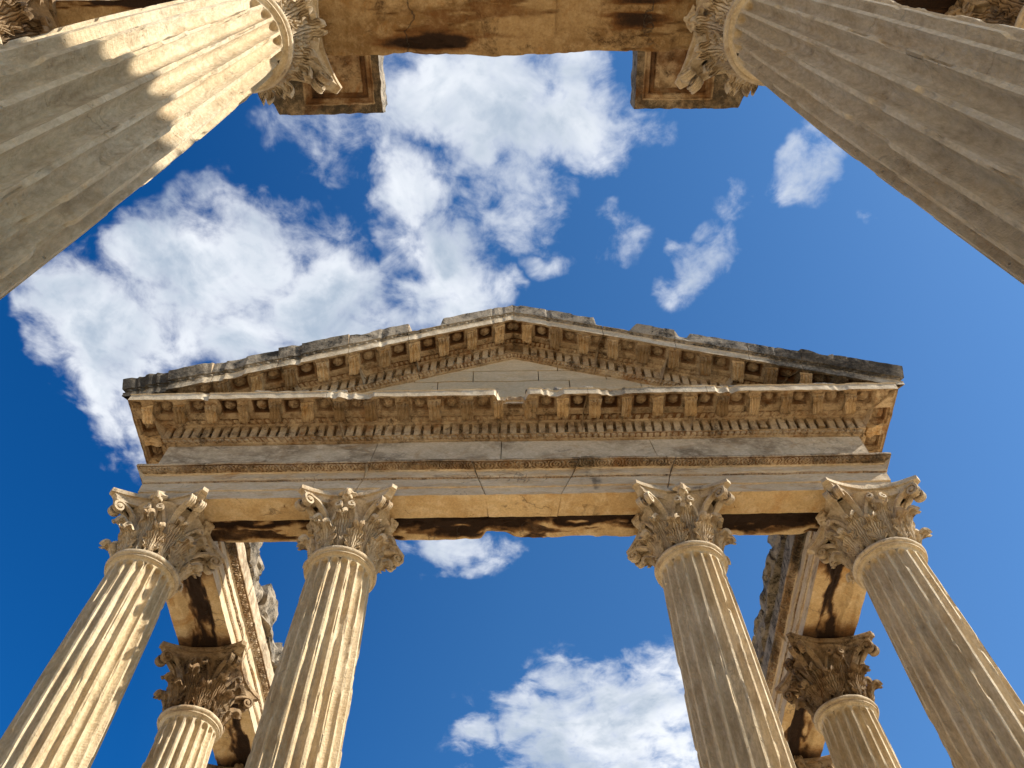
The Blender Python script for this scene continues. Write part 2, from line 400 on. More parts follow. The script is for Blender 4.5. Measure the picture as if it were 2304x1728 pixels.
def make_column(name='column'):
    root = empty(name, '', 'column'); root['kind'] = 'thing'
    make_shaft().build('shaft', [M_shaft], root)
    make_ring().build('necking_ring', [M_cap], root)
    make_base().build('base', [M_shaft], root)
    cap = make_bell().build('capital', [M_cap], root, loc=(0, 0, S))
    make_abacus().build('abacus', [M_cap], cap)
    low = [leaf_mesh(.043, .0512, .0062, .0188, s) for s in (1, 2)]
    up = [leaf_mesh(.069, .0500, .0072, .0182, s) for s in (3, 4)]
    lm = []
    for i, mbs in enumerate((low, up)):
        for mb in mbs: o = mb.build('acanthus_leaf', [M_cap], link=False); lm.append(o.data); bpy.data.objects.remove(o)
    for k in range(8):
        for row in (0, 1):
            o = bpy.data.objects.new('acanthus_leaf', lm[row*2+(k % 2)]); col.objects.link(o); o.parent = cap
            o.rotation_euler = (0, R(random.uniform(-2, 2)), R(45*k+(0 if row == 1 else 22.5)+random.uniform(-1.5, 1.5)))
            s = random.uniform(.94, 1.04); o.scale = (1, random.uniform(.96, 1.05), s)
    vm = volute_mesh().build('volute', [M_cap], link=False); vd = vm.data; bpy.data.objects.remove(vm)
    fm = make_fleuron().build('fleuron', [M_cap], link=False); fd = fm.data; bpy.data.objects.remove(fm)
    for k in range(4):
        for nm, d, a in (('volute', vd, 45), ('fleuron', fd, 0)):
            o = bpy.data.objects.new(nm, d); col.objects.link(o); o.parent = cap; o.rotation_euler = (0, 0, R(90*k+a))
    return root
def copy_tree(o, parent=None):
    c = o.copy(); col.objects.link(c); c.parent = parent
    for ch in list(o.children): copy_tree(ch, c)
    return c
YF, YN, YS1, YS2 = .932, .1265, 1.303, 1.672
XO, XI, XN = .6055, .2838, .301
cols = [
 (-XO, YF, 'fluted column standing at the left end of the pedimented front, its right side in sun'),
 (-XI, YF, 'second fluted column from the left under the pediment, sunlit along its right half'),
 (XI, YF, 'third fluted column from the left under the pediment, mostly shaded with thin sunlit edges'),
 (XO, YF, 'fluted column standing at the right end of the pedimented front, grey brown in shade'),
 (-XO, YS1, 'shorter looking column under the left side beam, behind the left end column'),
 (XO, YS1, 'shorter looking column under the right side beam, behind the right end column'),
 (-XO, YS2, 'hindmost column under the left side beam, dark capital just showing between shafts'),
 (XO, YS2, 'hindmost column under the right side beam, only its capital showing at the bottom'),
 (-XN, YN, 'huge near column at upper left crossed by a scalloped shadow edge'),
 (XN, YN, 'huge near column at upper right wholly in warm shade'),
 (-.628, YN, 'near outer column at the top left corner, only its capital showing'),
 (.628, YN, 'near outer column at the top right corner, only its capital showing'),
]
proto = make_column()
for i, (x, y, lab) in enumerate(cols):
    o = proto if i == 0 else copy_tree(proto)
    o.location = (x*S, y*S, EYE)
    o['label'] = lab
    o['group'] = 'columns of the pedimented front' if i < 4 else ('columns under the side beams' if i < 8 else 'near columns overhead')
    k = [0, 1, 2, 3, 1, 2, 3, 0, 2, 1, 3, 0][i]
    rr_ = random.Random(140+i)
    for ch in list(o.children):
        if ch.name.startswith('capital'):
            vols = [q for q in ch.children if q.name.startswith('volute')]
            for q in list(ch.children):
                if q.name.startswith('acanthus'):
                    q.scale = (rr_.uniform(.96, 1.03), rr_.uniform(.90, 1.06), rr_.uniform(.86, 1.05))
                    q.rotation_euler[1] = R(rr_.uniform(-3, 3))
                if q.name.startswith('fleuron') and rr_.random() < .3: q.scale = (.75, .9, .8)
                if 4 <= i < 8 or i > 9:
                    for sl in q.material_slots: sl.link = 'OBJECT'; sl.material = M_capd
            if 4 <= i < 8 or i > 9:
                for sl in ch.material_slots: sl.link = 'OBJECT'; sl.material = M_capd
            for q in rr_.sample(vols, 1): q.scale = (.93, rr_.uniform(.7, .9), .97)
    for ch in o.children:
        if ch.name.startswith('shaft') or ch.name.startswith('necking'):
            ch.rotation_euler = (0, 0, R(18*(k*5+i*3)+9))
        elif ch.name.startswith('capital'):
            ch.rotation_euler = (0, 0, R(90*(k+1))); ch.location = (0, 0, S)

# ------------------------------------------------------------------ entablature sweeps
def profile(pts):
    """pts: list of (o, z, nsub, tag) - the segment ending at this point carries nsub and tag; o = outward offset"""
    O = [pts[0][0]]; Z = [pts[0][1]]; TAG = []; T = [0.]
    for a, b in zip(pts[:-1], pts[1:]):
        n = b[2]
        for k in range(1, n+1):
            O.append(a[0]+(b[0]-a[0])*k/n); Z.append(a[1]+(b[1]-a[1])*k/n); TAG.append(b[3]); T.append(k/n)
    return np.array(O), np.array(Z), TAG, np.array(T)
def orn(tag, s, t, X=None):
    """carved relief height for ornament tag at running length s, position t across the band"""
    bell = np.sin(np.pi*t)
    if tag == 'egg':
        p = .0150; f = (s/p) % 1 - .5
        e = np.sqrt(np.clip(1-(f/.33)**2, 0, 1))*bell; dart = np.clip(1-np.abs(np.abs(f)-.5)/.07, 0, 1)*.6*t
        rim = np.exp(-((np.abs(f)-.40)/.05)**2)*.35
        return (e+dart+rim)*.0066 - .0040
    if tag == 'leaf':
        p = .0115; f = ((s+t*.003)/p) % 1 - .5
        return (np.cos(f*2*np.pi)*.5+.5)**.7*bell*.0058 + np.exp(-((f)/.06)**2)*-.0026*bell - .0030
    if tag == 'bead':
        p = .0062; f = (s/p) % 1 - .5
        return np.sqrt(np.clip(1-(f/.40)**2, 0, 1))*bell*.0032 - .0018
    if tag == 'scroll':
        p = .026; f = (s/p) % 1 - .5; q = (t-.5)*1.0
        r = np.hypot(f*1.25, q); an = np.arctan2(q, f)
        return np.clip(np.sin(r*26+an)*.5+.5, 0, 1)**.8*.0060*np.clip(bell*2.2, 0, 1) - .0034
    return 0*s
DIRT = {}
def sweep(mb, pts, mapf, s0, s1, step, mats, tags, seed=1, wear=1.0, capm=None, fn=None, lichf=None, flip=False, caps=True, runs=None):
    O, Z, TAG, T = profile(pts)
    dirt = None
    n = max(3, int(round((s1-s0)/step))); sv = np.linspace(s0, s1, n+1)
    dO = np.gradient(O); dZ = np.gradient(Z); l = np.hypot(dO, dZ)+1e-9
    no, nz = dZ/l, -dO/l                              # outward normal in profile plane
    s = sv[:, None]; ex = np.zeros((n+1, len(O)))
    tg = [TAG[0]]+TAG
    for k, t_ in enumerate(tg):
        if t_ in ('egg', 'leaf', 'bead', 'scroll'):
            a = orn(t_, sv, T[k])
            wearm = sstep(-.75, .1, fbm(np.stack([sv*7, sv*0+k*.05, sv*0+seed], -1), 61, 3))
            ex[:, k] = a*(.25+.75*wearm)
            if dirt is None: dirt = np.zeros_like(ex)
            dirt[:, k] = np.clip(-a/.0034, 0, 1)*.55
    OO = O[None]+no[None]*ex; ZZ = Z[None]+nz[None]*ex
    DIRT.clear()
    if fn is not None: OO, ZZ = fn(sv, OO, ZZ, tg, T, O, Z)
    if 'v' in DIRT: dirt = DIRT['v'] if dirt is None else np.maximum(dirt, DIRT['v'])
    G = mapf(s, OO, ZZ)
    G = weather(G, .0007*wear, .0006*wear, 7, 52, seed)
    mm = [tags[t_] for t_ in TAG]
    li = lichf(G) if lichf is not None else None
    k0 = mb.n
    if dirt is not None: dirt = dirt*(.45+.75*sstep(-.5, .5, fbm(G*np.array([6, 6, 9]), 55, 4)))
    mb.grid(G, np.array(mm), li=li, st=dirt, flip=flip)
    if caps:
        m = len(O)
        for row, fl in ((0, False), (n, True)):
            ring = np.arange(m)+row*m+k0
            c = G[row].mean(0); k = mb.n; mb.add([c], np.zeros((0, 4)), 0, li=[0 if li is None else float(np.mean(li[row]))])
            r2 = np.roll(ring, -1); q = np.stack([ring, r2, np.full(m, k), np.full(m, k)], -1)
            if fl != flip: q = q[:, [1, 0, 2, 3]]
            mb.f.append(q); mb.m.append(np.full(m, capm if capm is not None else mm[0]))
    return G
XE = .654; YFACE = .877; YBACK = .975; YRET = 1.03
def map_front(XL=-XE, XR=XE):
    def f(s, O, Z):   # s is the x of the core face
        t = (s-XL)/(XR-XL)
        X = XL-O+(XR-XL+2*O)*t
        return np.stack(np.broadcast_arrays(X, YFACE-O, Z), -1)
    return f
def map_side(sg, y1=YRET):
    def f(s, O, Z):   # s 0..1 from the front corner to the back
        Y = (YFACE-O)+(y1-(YFACE-O))*s
        return np.stack(np.broadcast_arrays(sg*(XE+O), Y, Z), -1)
    return f
def map_rake(sg):
    def f(s, O, Z):   # s 0..1 from corner to apex
        X0 = XE+.018+O
        X = X0*(1-s)
        return np.stack(np.broadcast_arrays(sg*X+.003*s, YFACE-O, Z+.3265-.4297*X), -1)
    return f
tags = dict(fas=0, soff=1, egg=2, leaf=2, bead=2, scroll=2, corn=2, frieze=3, cor=4, lich=5, wall=6)
MATS = [M_fascia, M_soffit, M_corn, M_frieze, M_corona, M_lich, M_tymp, M_near]

arch_pts = [(-.049, 1.130, 1, 'fas'), (-.049, 1.126, 1, 'fas'), (0., 1.126, 2, 'soff'), (0., 1.1462, 6, 'fas'), (.0022, 1.1470, 1, 'fas'), (.0022, 1.1690, 6, 'fas'), (.0010, 1.1694, 1, 'fas'), (.0046, 1.1724, 4, 'bead'),
            (.0046, 1.1900, 6, 'fas'), (.0070, 1.1915, 2, 'fas'), (.0195, 1.1985, 9, 'scroll'), (.0205, 1.2000, 2, 'corn'), (.0205, 1.2050, 2, 'corn'), (.010, 1.2075, 2, 'corn'), (-.049, 1.2075, 1, 'corn')]
def lichen_patch(cx, w, z0=0, amt=1.0):
    return lambda G: amt*np.exp(-((G[..., 0]-cx)/w)**2)*sstep(-.7, .9, fbm(G*np.array([34, 8, 12]), 71, 5)+.9*sstep(1.186, 1.196, G[..., 2])-.1)
ent = empty('entablature', 'carved front entablature with dentils and modillions resting on the four front columns', 'entablature', loc=(0, 0, EYE))
# architrave: blocks with ragged joints
mbA = MB()
joints = [-XE, -.268, -.062, .098, .272, XE]
for i, (a, b) in enumerate(zip(joints[:-1], joints[1:])):
    off = [0, .0006, -.0004, .0009, .0002][i]; tilt = .010*((i % 3)-1)
    mf = map_front()
    ga = .0009 if i > 0 else 0; gb = .0009 if i < len(joints)-2 else 0
    def mfun(s, O, Z, mf=mf, off=off, a=a, b=b, tl=(0 if i == 0 else [0, .35, -.3, .45, .25][i]), tr=(0 if i == 4 else [.35, -.3, .45, .25, 0][i])):
        t = (s-a)/(b-a)
        s2 = s+((1-t)*tl+t*tr)*(Z-1.165)*(1 if True else 0)
        G = mf(s2, O, Z); G[..., 1] -= off; return G
    lf = lichen_patch(.125, .060, amt=.72) if i in (2, 3) else (lambda G: .55*sstep(.1, .6, fbm(G*np.array([5, 5, 16]), 81, 4))*(G[..., 2] > 1.188))
    sweep(mbA, arch_pts, mfun, a+ga, b-gb, .0016, MATS, tags, seed=3+i*0, lichf=lf)
for sg in (-1, 1):
    sweep(mbA, arch_pts, map_side(sg, YBACK), 0, 1, .03, MATS, tags, seed=3, flip=(sg > 0))
# soffit and back face as one fine sheet, with its stained sunk panel
def soffit_sheet(mb, xs, y0, y1, z, stainf, depthf, axis=0, back=.07, edge=None, seed=3, mat=1, matb=0):
    a = np.arange(xs[0], xs[1]+1e-6, .0022); b = np.linspace(0, 1, 46)
    A, B = np.meshgrid(a, b, indexing='ij')
    Y = y0+(y1-y0)*B
    if edge is not None: Y = Y-edge(A)*B**6
    Z = np.full(A.shape, z)
    G = np.stack([A, Y, Z], -1) if axis == 0 else np.stack([Y, A, Z], -1)
    nz_ = fbm(np.stack([A*9, B*3.5, A*0+seed], -1), seed+70, 5, .55)
    st = stainf(A, B, nz_); dp = depthf(A, B, nz_)
    G[..., 2] += dp
    G[..., 2] += .0012*fbm(G*30, 5, 3)*sstep(0, .06, B)*sstep(1, .94, B)
    G = weather(G, .0007, .0006, 7, 52, 3)
    flip = (axis == 1) ^ (y1 < y0)
    mb.grid(G, mat, st=st, flip=flip)
    top = G[:, -1:, :]
    k = np.linspace(0, 1, 12)[None, :, None]
    W = np.repeat(top, 12, 1).copy(); W[..., 2] += k[..., 0]*back
    W = W + vecn(W*35, 9, 3)*.0012*np.minimum(1, k*6)
    mb.grid(W, matb, flip=flip, st=np.repeat(st[:, -1:], 12, 1)*.4)
    T = np.stack([W[:, -1], W[:, -1]*1.0], 1)
    T[:, 1, 0 if axis else 1] = (y0 if True else 0)
    mb.grid(T, matb, flip=flip)
def front_stain(A, B, n):
    n2_ = ang(A*13, 211, 4); pan = sstep(.20, .33, B+n*.16+n2_*.17)*sstep(.86, .66, B+n*.20+ang(A*11, 213, 4)*.14)
    c = np.exp(-((A-.02)/.25)**2)
    inner = (pan*1.05)*sstep(-.75, .05, n+.35*c+.25*(np.abs(A) > .33))
    return np.clip(1.35*inner + .8*sstep(.15, .6, n)*sstep(.45, .8, B), 0, 1.35)
def front_depth(A, B, n):
    n2_ = ang(A*13, 211, 4); return .0075*sstep(.24, .30, B+n*.16+n2_*.17)*sstep(.86, .66, B+n*.10+ang(A*11, 213, 4)*.14) + .004*sstep(.2, .7, n) + .003*fbm(np.stack([A*40, B*5, A*0], -1), 215, 4)*sstep(.05, .2, B)*sstep(1, .9, B)
notch = lambda A: .016*sstep(-.062, -.048, A)*sstep(.012, -.03, A)+.0045*np.clip(ang(A*16, 15, 3), -.1, 1)
soffit_sheet(mbA, (-XE+.004, XE-.004), YFACE, YBACK, 1.126, front_stain, front_depth, edge=notch, back=.078)
mbA.build('architrave', MATS, ent)
# frieze
mbF = MB()
fr_pts = [(-.06, 1.2078, 1, 'frieze'), (-.001, 1.2078, 1, 'frieze'), (-.001, 1.2895, 14, 'frieze'), (-.06, 1.2895, 1, 'frieze')]
fj = [-XE, -.262, -.024, .262, .53, XE]
for i, (a, b) in enumerate(zip(fj[:-1], fj[1:])):
    tl = [0, .12, .02, -.12, -.22][i]; tr = [.12, .02, -.12, -.22, 0][i]; off = [0, .0008, 0, .0006, -.0003][i]
    def mfun(s, O, Z, a=a, b=b, tl=tl, tr=tr, off=off):
        t = (s-a)/(b-a); G = map_front()(s+((1-t)*tl+t*tr)*(Z-1.25), O, Z); G[..., 1] -= off; return G
    sweep(mbF, fr_pts, mfun, a+(.0008 if i else 0), b-(.0008 if i < 4 else 0), .008, MATS, tags, seed=6, wear=.6)
for sg in (-1, 1): sweep(mbF, fr_pts, map_side(sg, YBACK), 0, 1, .05, MATS, tags, seed=6, flip=(sg > 0), wear=.6)
# back wall behind frieze and dentils
rough_box(mbF, (-XE+.004, .9, 1.2085), (XE-.004, YBACK-.004, 1.333), (60, 4, 8), .0015, .003, mat=3, seed=5)
mbF.build('frieze', MATS, ent)
# cornice with carved bands, coffers and rosettes
PM = .0608
mod_x = np.array([PM*(k+.5)+.003 for k in range(-12, 12)])
def coffer_fn(Xf, inner=.028, outer=.0757, z0=1.3375):
    def f(sv, OO, ZZ, tg, T, O, Z):
        idx = np.array([k for k, t_ in enumerate(tg) if t_ == 'coff' or (k+1 < len(tg) and tg[k+1] == 'coff')])
        Xs = Xf(sv, OO)[:, idx]
        ph = ((Xs-.003)/PM) % 1.0
        u = (ph-.5)*2                                    # 0 = coffer centre at multiples +.. ; modillion at |u|=... 
        u = ((Xs-.003)/PM - np.round((Xs-.003)/PM))*2     # -1..1, modillions at +-1, coffer at 0
        o = OO[:, idx]; v = (o-.0535)/.0165               # coffer centre
        m = np.maximum(np.abs(u)/.60, np.abs(v))
        d = .0060*sstep(1.02, .95, m)+.0075*sstep(.80, .74, m)
        r = np.hypot(u*PM/2, v*.0165)/.0112; an = np.arctan2(v*.0165, u*PM/2)
        cell = np.round((Xs-.003)/PM)
        pet = 5+(np.abs(cell) % 3)
        ros = np.clip(1-r**2, 0, 1)**.6*(.6+.4*np.abs(np.cos(an*pet/2+cell)))*.0095 + .004*np.exp(-(r/.22)**2)
        frame = .0016*np.abs(np.sin(m*22))*((m > .74) & (m < 1.0))
        ZZ = ZZ.copy()
        hurt = sstep(.0, .8, fbm(np.stack([Xs*9, o*40, Xs*0], -1), 91, 3))
        ZZ[:, idx] += d - ros*(1-.5*hurt) - frame
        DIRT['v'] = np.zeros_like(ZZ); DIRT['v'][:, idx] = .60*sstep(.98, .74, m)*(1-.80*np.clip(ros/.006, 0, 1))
        return OO, ZZ
    return f
corn_pts = [(-.06, 1.2902, 1, 'corn'), (.000, 1.2902, 1, 'corn'), (.0035, 1.2910, 1, 'corn'), (.0120, 1.2965, 7, 'leaf'), (.0120, 1.2985, 1, 'corn'), (.003, 1.2990, 1, 'corn'), (.003, 1.3300, 2, 'corn'),
            (.0165, 1.3303, 2, 'corn'), (.0175, 1.3325, 1, 'corn'), (.0275, 1.3372, 7, 'egg'), (.0285, 1.3376, 1, 'corn'), (.0725, 1.3376, 30, 'coff'), (.0757, 1.3376, 1, 'corn'), (.0757, 1.3350, 1, 'cor'), (.0757+.0005, 1.3525, 5, 'cor'), (.0780, 1.3540, 1, 'cor'), (.020, 1.3560, 2, 'lich'), (-.06, 1.3560, 1, 'lich')]
tags['coff'] = 2
mbC = MB()
cj = [(-XE, -.318), (-.318, -.028), (-.028, .128), (.128, .33), (.33, XE)]
def broken(x0, x1, amt):      # a bite out of the corona
    return lambda sv: amt*sstep(x0-.006, x0+.004, sv)*sstep(x1+.006, x1-.004, sv)
bite = broken(-.026, .022, .020)
for i, (a, b) in enumerate(cj):
    f0 = coffer_fn(lambda sv, OO: (lambda t: -XE-OO+(2*XE+2*OO)*t)((sv[:, None]+XE)/(2*XE)))
    def f1(sv, OO, ZZ, tg, T, O, Z, f0=f0):
        OO, ZZ = f0(sv, OO, ZZ, tg, T, O, Z)
        edge = sstep(.060, .0757, OO)
        w = bite(sv)[:, None] + .0055*np.clip(ang(sv*24, 101)*2-1.0, 0, 1)[:, None]
        return OO-edge*w, ZZ
    lf = lambda G: .55*sstep(.0, .7, fbm(G*np.array([4, 6, 6]), 111, 3))*(G[..., 2] > 1.333)
    sweep(mbC, corn_pts, map_front(), a+.0004, b-.0004, .0017, MATS, tags, seed=12, fn=f1, lichf=lf)
for sg in (-1, 1):
    def fs(sv, OO, ZZ, tg, T, O, Z):
        f = coffer_fn(lambda sv, OO: ((YFACE-OO)+(YRET-(YFACE-OO))*sv[:, None])-.80)
        return f(sv, OO, ZZ, tg, T, O, Z)
    sweep(mbC, corn_pts, map_side(sg), 0, 1, .008, MATS, tags, seed=12, fn=fs, flip=(sg > 0))
# dentils
def dentil(mb, x, w, sh=0., z0=1.2975, z1=1.3295, y0=.8615, y1=.876, lean=0):
    nz_ = 5
    zz = np.linspace(z0, z1, nz_+1); prof = np.array([(y1, z0)]+[(y0+.0030*(1-((z-z0)/(z1-z0)))**2*1.0, z) for z in zz]+[(y1, z1)])
    xs = np.array([-.5, -.42, 0, .42, .5])*w
    G = np.zeros((5, len(prof), 3))
    for i, xx in enumerate(xs):
        e = .0012 if abs(xx) > .45*w else 0
        G[i, :, 0] = x+xx; G[i, :, 1] = prof[:, 0]+e*(prof[:, 0] < y1-.001); G[i, :, 2] = prof[:, 1]
    q_ = random.random()
    if q_ < .10: G[:, :, 2] = np.maximum(G[:, :, 2], z0+random.uniform(.004, .012)); G[:, 1:-1, 1] += random.uniform(0, .005)
    G[..., 1] += random.uniform(-.0006, .001)*(G[..., 1] < y1-.001)
    G[..., 0] += random.uniform(-.0008, .0008)
    G = G+vecn(G*70, 13, 2)*.0009
    if sh is not None and sh: G[..., 2] += sh-0
    mb.grid(G, 2, flip=True, caps=False)
    c = np.stack([G[0], np.repeat(G[0].mean(0)[None], len(prof), 0)]); mb.grid(c, 2, flip=False)
    c = np.stack([G[-1], np.repeat(G[-1].mean(0)[None], len(prof), 0)]); mb.grid(c, 2, flip=True)
PD = .01835
for k in range(-36, 37):
    x = k*PD
    if abs(x) < XE+.012: dentil(mbC, x, .0128*random.uniform(.92, 1.06))
for sg in (-1, 1):   # dentils along the returns
    for k in range(0, 8):
        t = MB(); dentil(t, 0, .0128); 
        for V, F, m in zip(t.v, t.f, t.m): pass
        V = np.concatenate(t.v); d = V[:, 1]-YFACE
        W = np.stack([sg*(XE-d), V[:, 0]+.885+k*PD, V[:, 2]], -1)
        F = np.concatenate(t.f); mbC.add(W, F[:, ::-1] if sg < 0 else F, 2)
# weathered sima scraps along the cornice edge
for (a, b, h) in [(-.735, -.50, .008), (-.498, -.392, .014), (-.39, -.318, .016), (-.245, -.178, .011), (-.15, -.03, .007), (.022, .075, .009), (.078, .155, .016), (.22, .32, .009), (.345, .38, .014), (.384, .50, .013), (.51, .72, .010)]:
    def rfn(W, h=h): 
        W = W.copy(); return W
    rough_box(mbC, (a, .806, 1.3545), (b, .862, 1.3555+h), (max(6, int((b-a)/.004)), 6, 4), .0035, .004, mat=5, seed=33, fr=26, li=.5)
cor = mbC.build('cornice', MATS, ent)
# modillions: scrolled brackets
def modillion_mesh(seed):
    mb = MB(); w = .0200
    pr = [(.0, 0.), (.0, -.0150), (.004, -.0172), (.010, -.0160), (.018, -.0125), (.024, -.0100), (.030, -.0118), (.0350, -.0110), (.0372, -.0085), (.0362, -.0060), (.0385, -.0050), (.0385, -.0010), (.0375, 0)]
    pr = np.array(pr); xs = np.linspace(-.5, .5, 13)
    G = np.zeros((13, len(pr), 3))
    for i, x in enumerate(xs):
        rib = .0022*np.cos(x*2*math.pi*3.0)-.0008 if abs(x) < .48 else .0012
        G[i, :, 0] = x*w; G[i, :, 1] = -pr[:, 0]; G[i, :, 2] = pr[:, 1]
        G[i, 1:10, 2] -= rib*np.linspace(.6, 1, 9); G[i, 6:10, 1] -= rib*.8
    G[:, 10:12, 0] *= 1.18
    G = G+vecn(G*75+seed*9.1, seed, 3)*.0019
    mb.grid(G, 0, flip=True)
    c = np.stack([G[0], np.repeat(G[0].mean(0)[None], len(pr), 0)]); mb.grid(c, 0)
    c = np.stack([G[-1], np.repeat(G[-1].mean(0)[None], len(pr), 0)]); mb.grid(c, 0, flip=True)
    return mb
modm = []
for s in range(4):
    o = modillion_mesh(s).build('modillion', [M_mod], link=False); modm.append(o.data); bpy.data.objects.remove(o)
def put_mod(parent, x, y, z, rz=0., shear=0., k=0, sc=1.):
    o = bpy.data.objects.new('modillion', modm[k % 4]); col.objects.link(o); o.parent = parent
    if shear:
        M = Matrix(((1, 0, 0, x*S), (0, 1, 0, y*S), (shear, 0, 1, z*S), (0, 0, 0, 1)))
        # sheared blocks follow the slope: bake into own data
        me = modm[k % 4].copy(); me.transform(Matrix(((1, 0, 0, 0), (0, 1, 0, 0), (shear, 0, 1, 0), (0, 0, 0, 1)))); o.data = me
        o.location = (x*S, y*S, z*S)
    else:
        o.location = (x*S, y*S, z*S); o.rotation_euler = (0, 0, rz+R(random.uniform(-2.5, 2.5))); o.scale = (random.uniform(.88, 1.12), random.uniform(.86, 1.0), random.uniform(.8, 1.1))
    return o
for k, x in enumerate(mod_x):
    if abs(x) < .70: put_mod(cor, x, YFACE-.0285, 1.3372, k=k*3+1)
for sg in (-1, 1):
    for k in range(3): put_mod(cor, sg*(XE+.0285), .80+PM*(k+1.0)+.03, 1.3372, rz=R(90*sg), k=k)

# ------------------------------------------------------------------ pediment
ped = empty('pediment', 'weathered triangular pediment crowning the front, its raking cornices chipped and lichened', 'pediment', loc=(0, 0, EYE))
rake_pts = corn_pts[:-4] + [(.0762, 1.3525, 5, 'cor'), (.0775, 1.3545, 1, 'cor'), (.0745, 1.3550, 1, 'lich'), (.0800, 1.3640, 6, 'egg2'), (.0810, 1.3650, 1, 'lich'), (.0880, 1.3975, 10, 'lich'), (.0860, 1.3990, 1, 'lich'), (.02, 1.3990, 3, 'lich'), (-.06, 1.3990, 1, 'lich')]
tags['egg2'] = 5
_orn = orn
def orn(tag, s, t, X=None):
    return _orn('egg' if tag == 'egg2' else tag, s, t)
def sima_loss(sg):
    def f(x):  # how much of the crowning moulding is gone, by |x|
        if sg < 0: return sstep(.150, .160, x)*sstep(.222, .214, x)
        return sstep(.172, .182, x)*sstep(.262, .240, x)*1.0 + .45*sstep(.335, .345, x)*sstep(.366, .36, x)
    return f
for sg in (-1, 1):
    mbR = MB(); loss = sima_loss(sg)
    L0 = XE
    jn = [0, .20, .36, .54, .70, 1.0] if sg < 0 else [0, .23, .36, .545, .74, 1.0]
    for i, (a, b) in enumerate(zip(jn[:-1], jn[1:])):
        f0 = coffer_fn(lambda sv, OO: (XE+.018+OO)*(1-sv[:, None]))
        def f1(sv, OO, ZZ, tg, T, O, Z, f0=f0, sg=sg, loss=loss, i=i):
            OO, ZZ = f0(sv, OO, ZZ, tg, T, O, Z)
            for k, t_ in enumerate(tg):
                if t_ == 'egg2': OO[:, k] += orn('egg', sv*XE, T[k])
            x = (XE+.08)*(1-sv); lo = loss(x)[:, None]
            rag = (.0025*np.clip(ang(sv*34+sg*5, 131, 4), -.1, 1)+.016*np.clip(ang(sv*15+sg*3, 133, 2)*2.4-1.5, 0, 1))[:, None]+[.004, -.003, .002, .005, -.002][(i*2+(sg > 0)) % 5]
            upz = np.clip((ZZ-1.3665)/.030, 0, 1)
            ZZ = ZZ-upz*(lo*.030+rag*.55+.001*(i % 2))
            OO = OO-upz*lo*.010-upz*[.0, .0035, -.001, .002, .003][(i+(sg > 0)*2) % 5]-sstep(.06, .0757, OO)*.004*np.clip(ang(sv*22+sg*9, 141)*2-1, 0, 1)[:, None]
            return OO, ZZ
        def lf(G): 
            edge = sstep(.10, .62, np.abs(G[..., 0]))
            return np.clip((.20+.6*edge+(.12 if G[0, 0, 0] < 0 else 0))*(.35+.65*sstep(-.5, .5, fbm(G*np.array([7, 7, 9]), 151, 4))), 0, 1)*(G[..., 2]+.4297*np.abs(G[..., 0])-.3265 > 1.330)
        sweep(mbR, rake_pts, map_rake(sg), a+(.0009 if i else 0), b-(.0009 if i < 4 else 0), .0030, MATS, tags, seed=17, fn=f1, lichf=lf, flip=(sg > 0))
    for k in range(2, 40):
        x = (k-.5)*PD
        if x < .64:
            t = MB(); dentil(t, 0, .0128*random.uniform(.92, 1.06)); V = np.concatenate(t.v); F = np.concatenate(t.f)
            V = V.copy(); V[:, 2] += .3265-.4297*x - .4297*sg*V[:, 0]; V[:, 0] += sg*x+.003
            mbR.add(V, F, 2)
    rk = mbR.build('raking_cornice', MATS, ped, clip=1.350)
    for k in range(0, 12):
        x = PM*(k+.5)
        z = 1.3372+.3265-.4297*x
        if x < .62: put_mod(rk, sg*x+.003, YFACE-.0285, z, shear=-.4297*sg, k=k+1)
    rk['label'] = ('left' if sg < 0 else 'right')+' sloping cornice of the pediment'
# tympanum in ashlar courses
mbT = MB()
def clipx(z): return max(.02, (1.3005+.3265-z)/.4297+.03)
courses = [(1.357, 1.450, [-.30, .0, .30]), (1.450, 1.520, [-.16, .12, .27]), (1.520, 1.563, [-.085, .055, .2, -.21]), (1.563, 1.640, [.098])]
for ci, (z0, z1, js) in enumerate(courses):
    w = clipx(z0); xs = sorted([-w]+[j for j in js if abs(j) < w-.02]+[w])
    for k, (a, b) in enumerate(zip(xs[:-1], xs[1:])):
        def tri(W, w=w):
            W = W.copy(); lim = np.maximum(.004, (1.3005+.3265+.012-W[..., 2])/.4297); W[..., 0] = np.clip(W[..., 0], -lim, lim); return W
        rough_box(mbT, (a+.0005, YFACE+.001+.0006*((k+ci) % 3), z0+.0004), (b-.0005, YBACK-.01, z1-.0004), (max(8, int((b-a)/.01)), 4, 8), .0010, .0016, mat=6, seed=44, fr=20, fn=tri)
mbT.build('tympanum', MATS, ped)

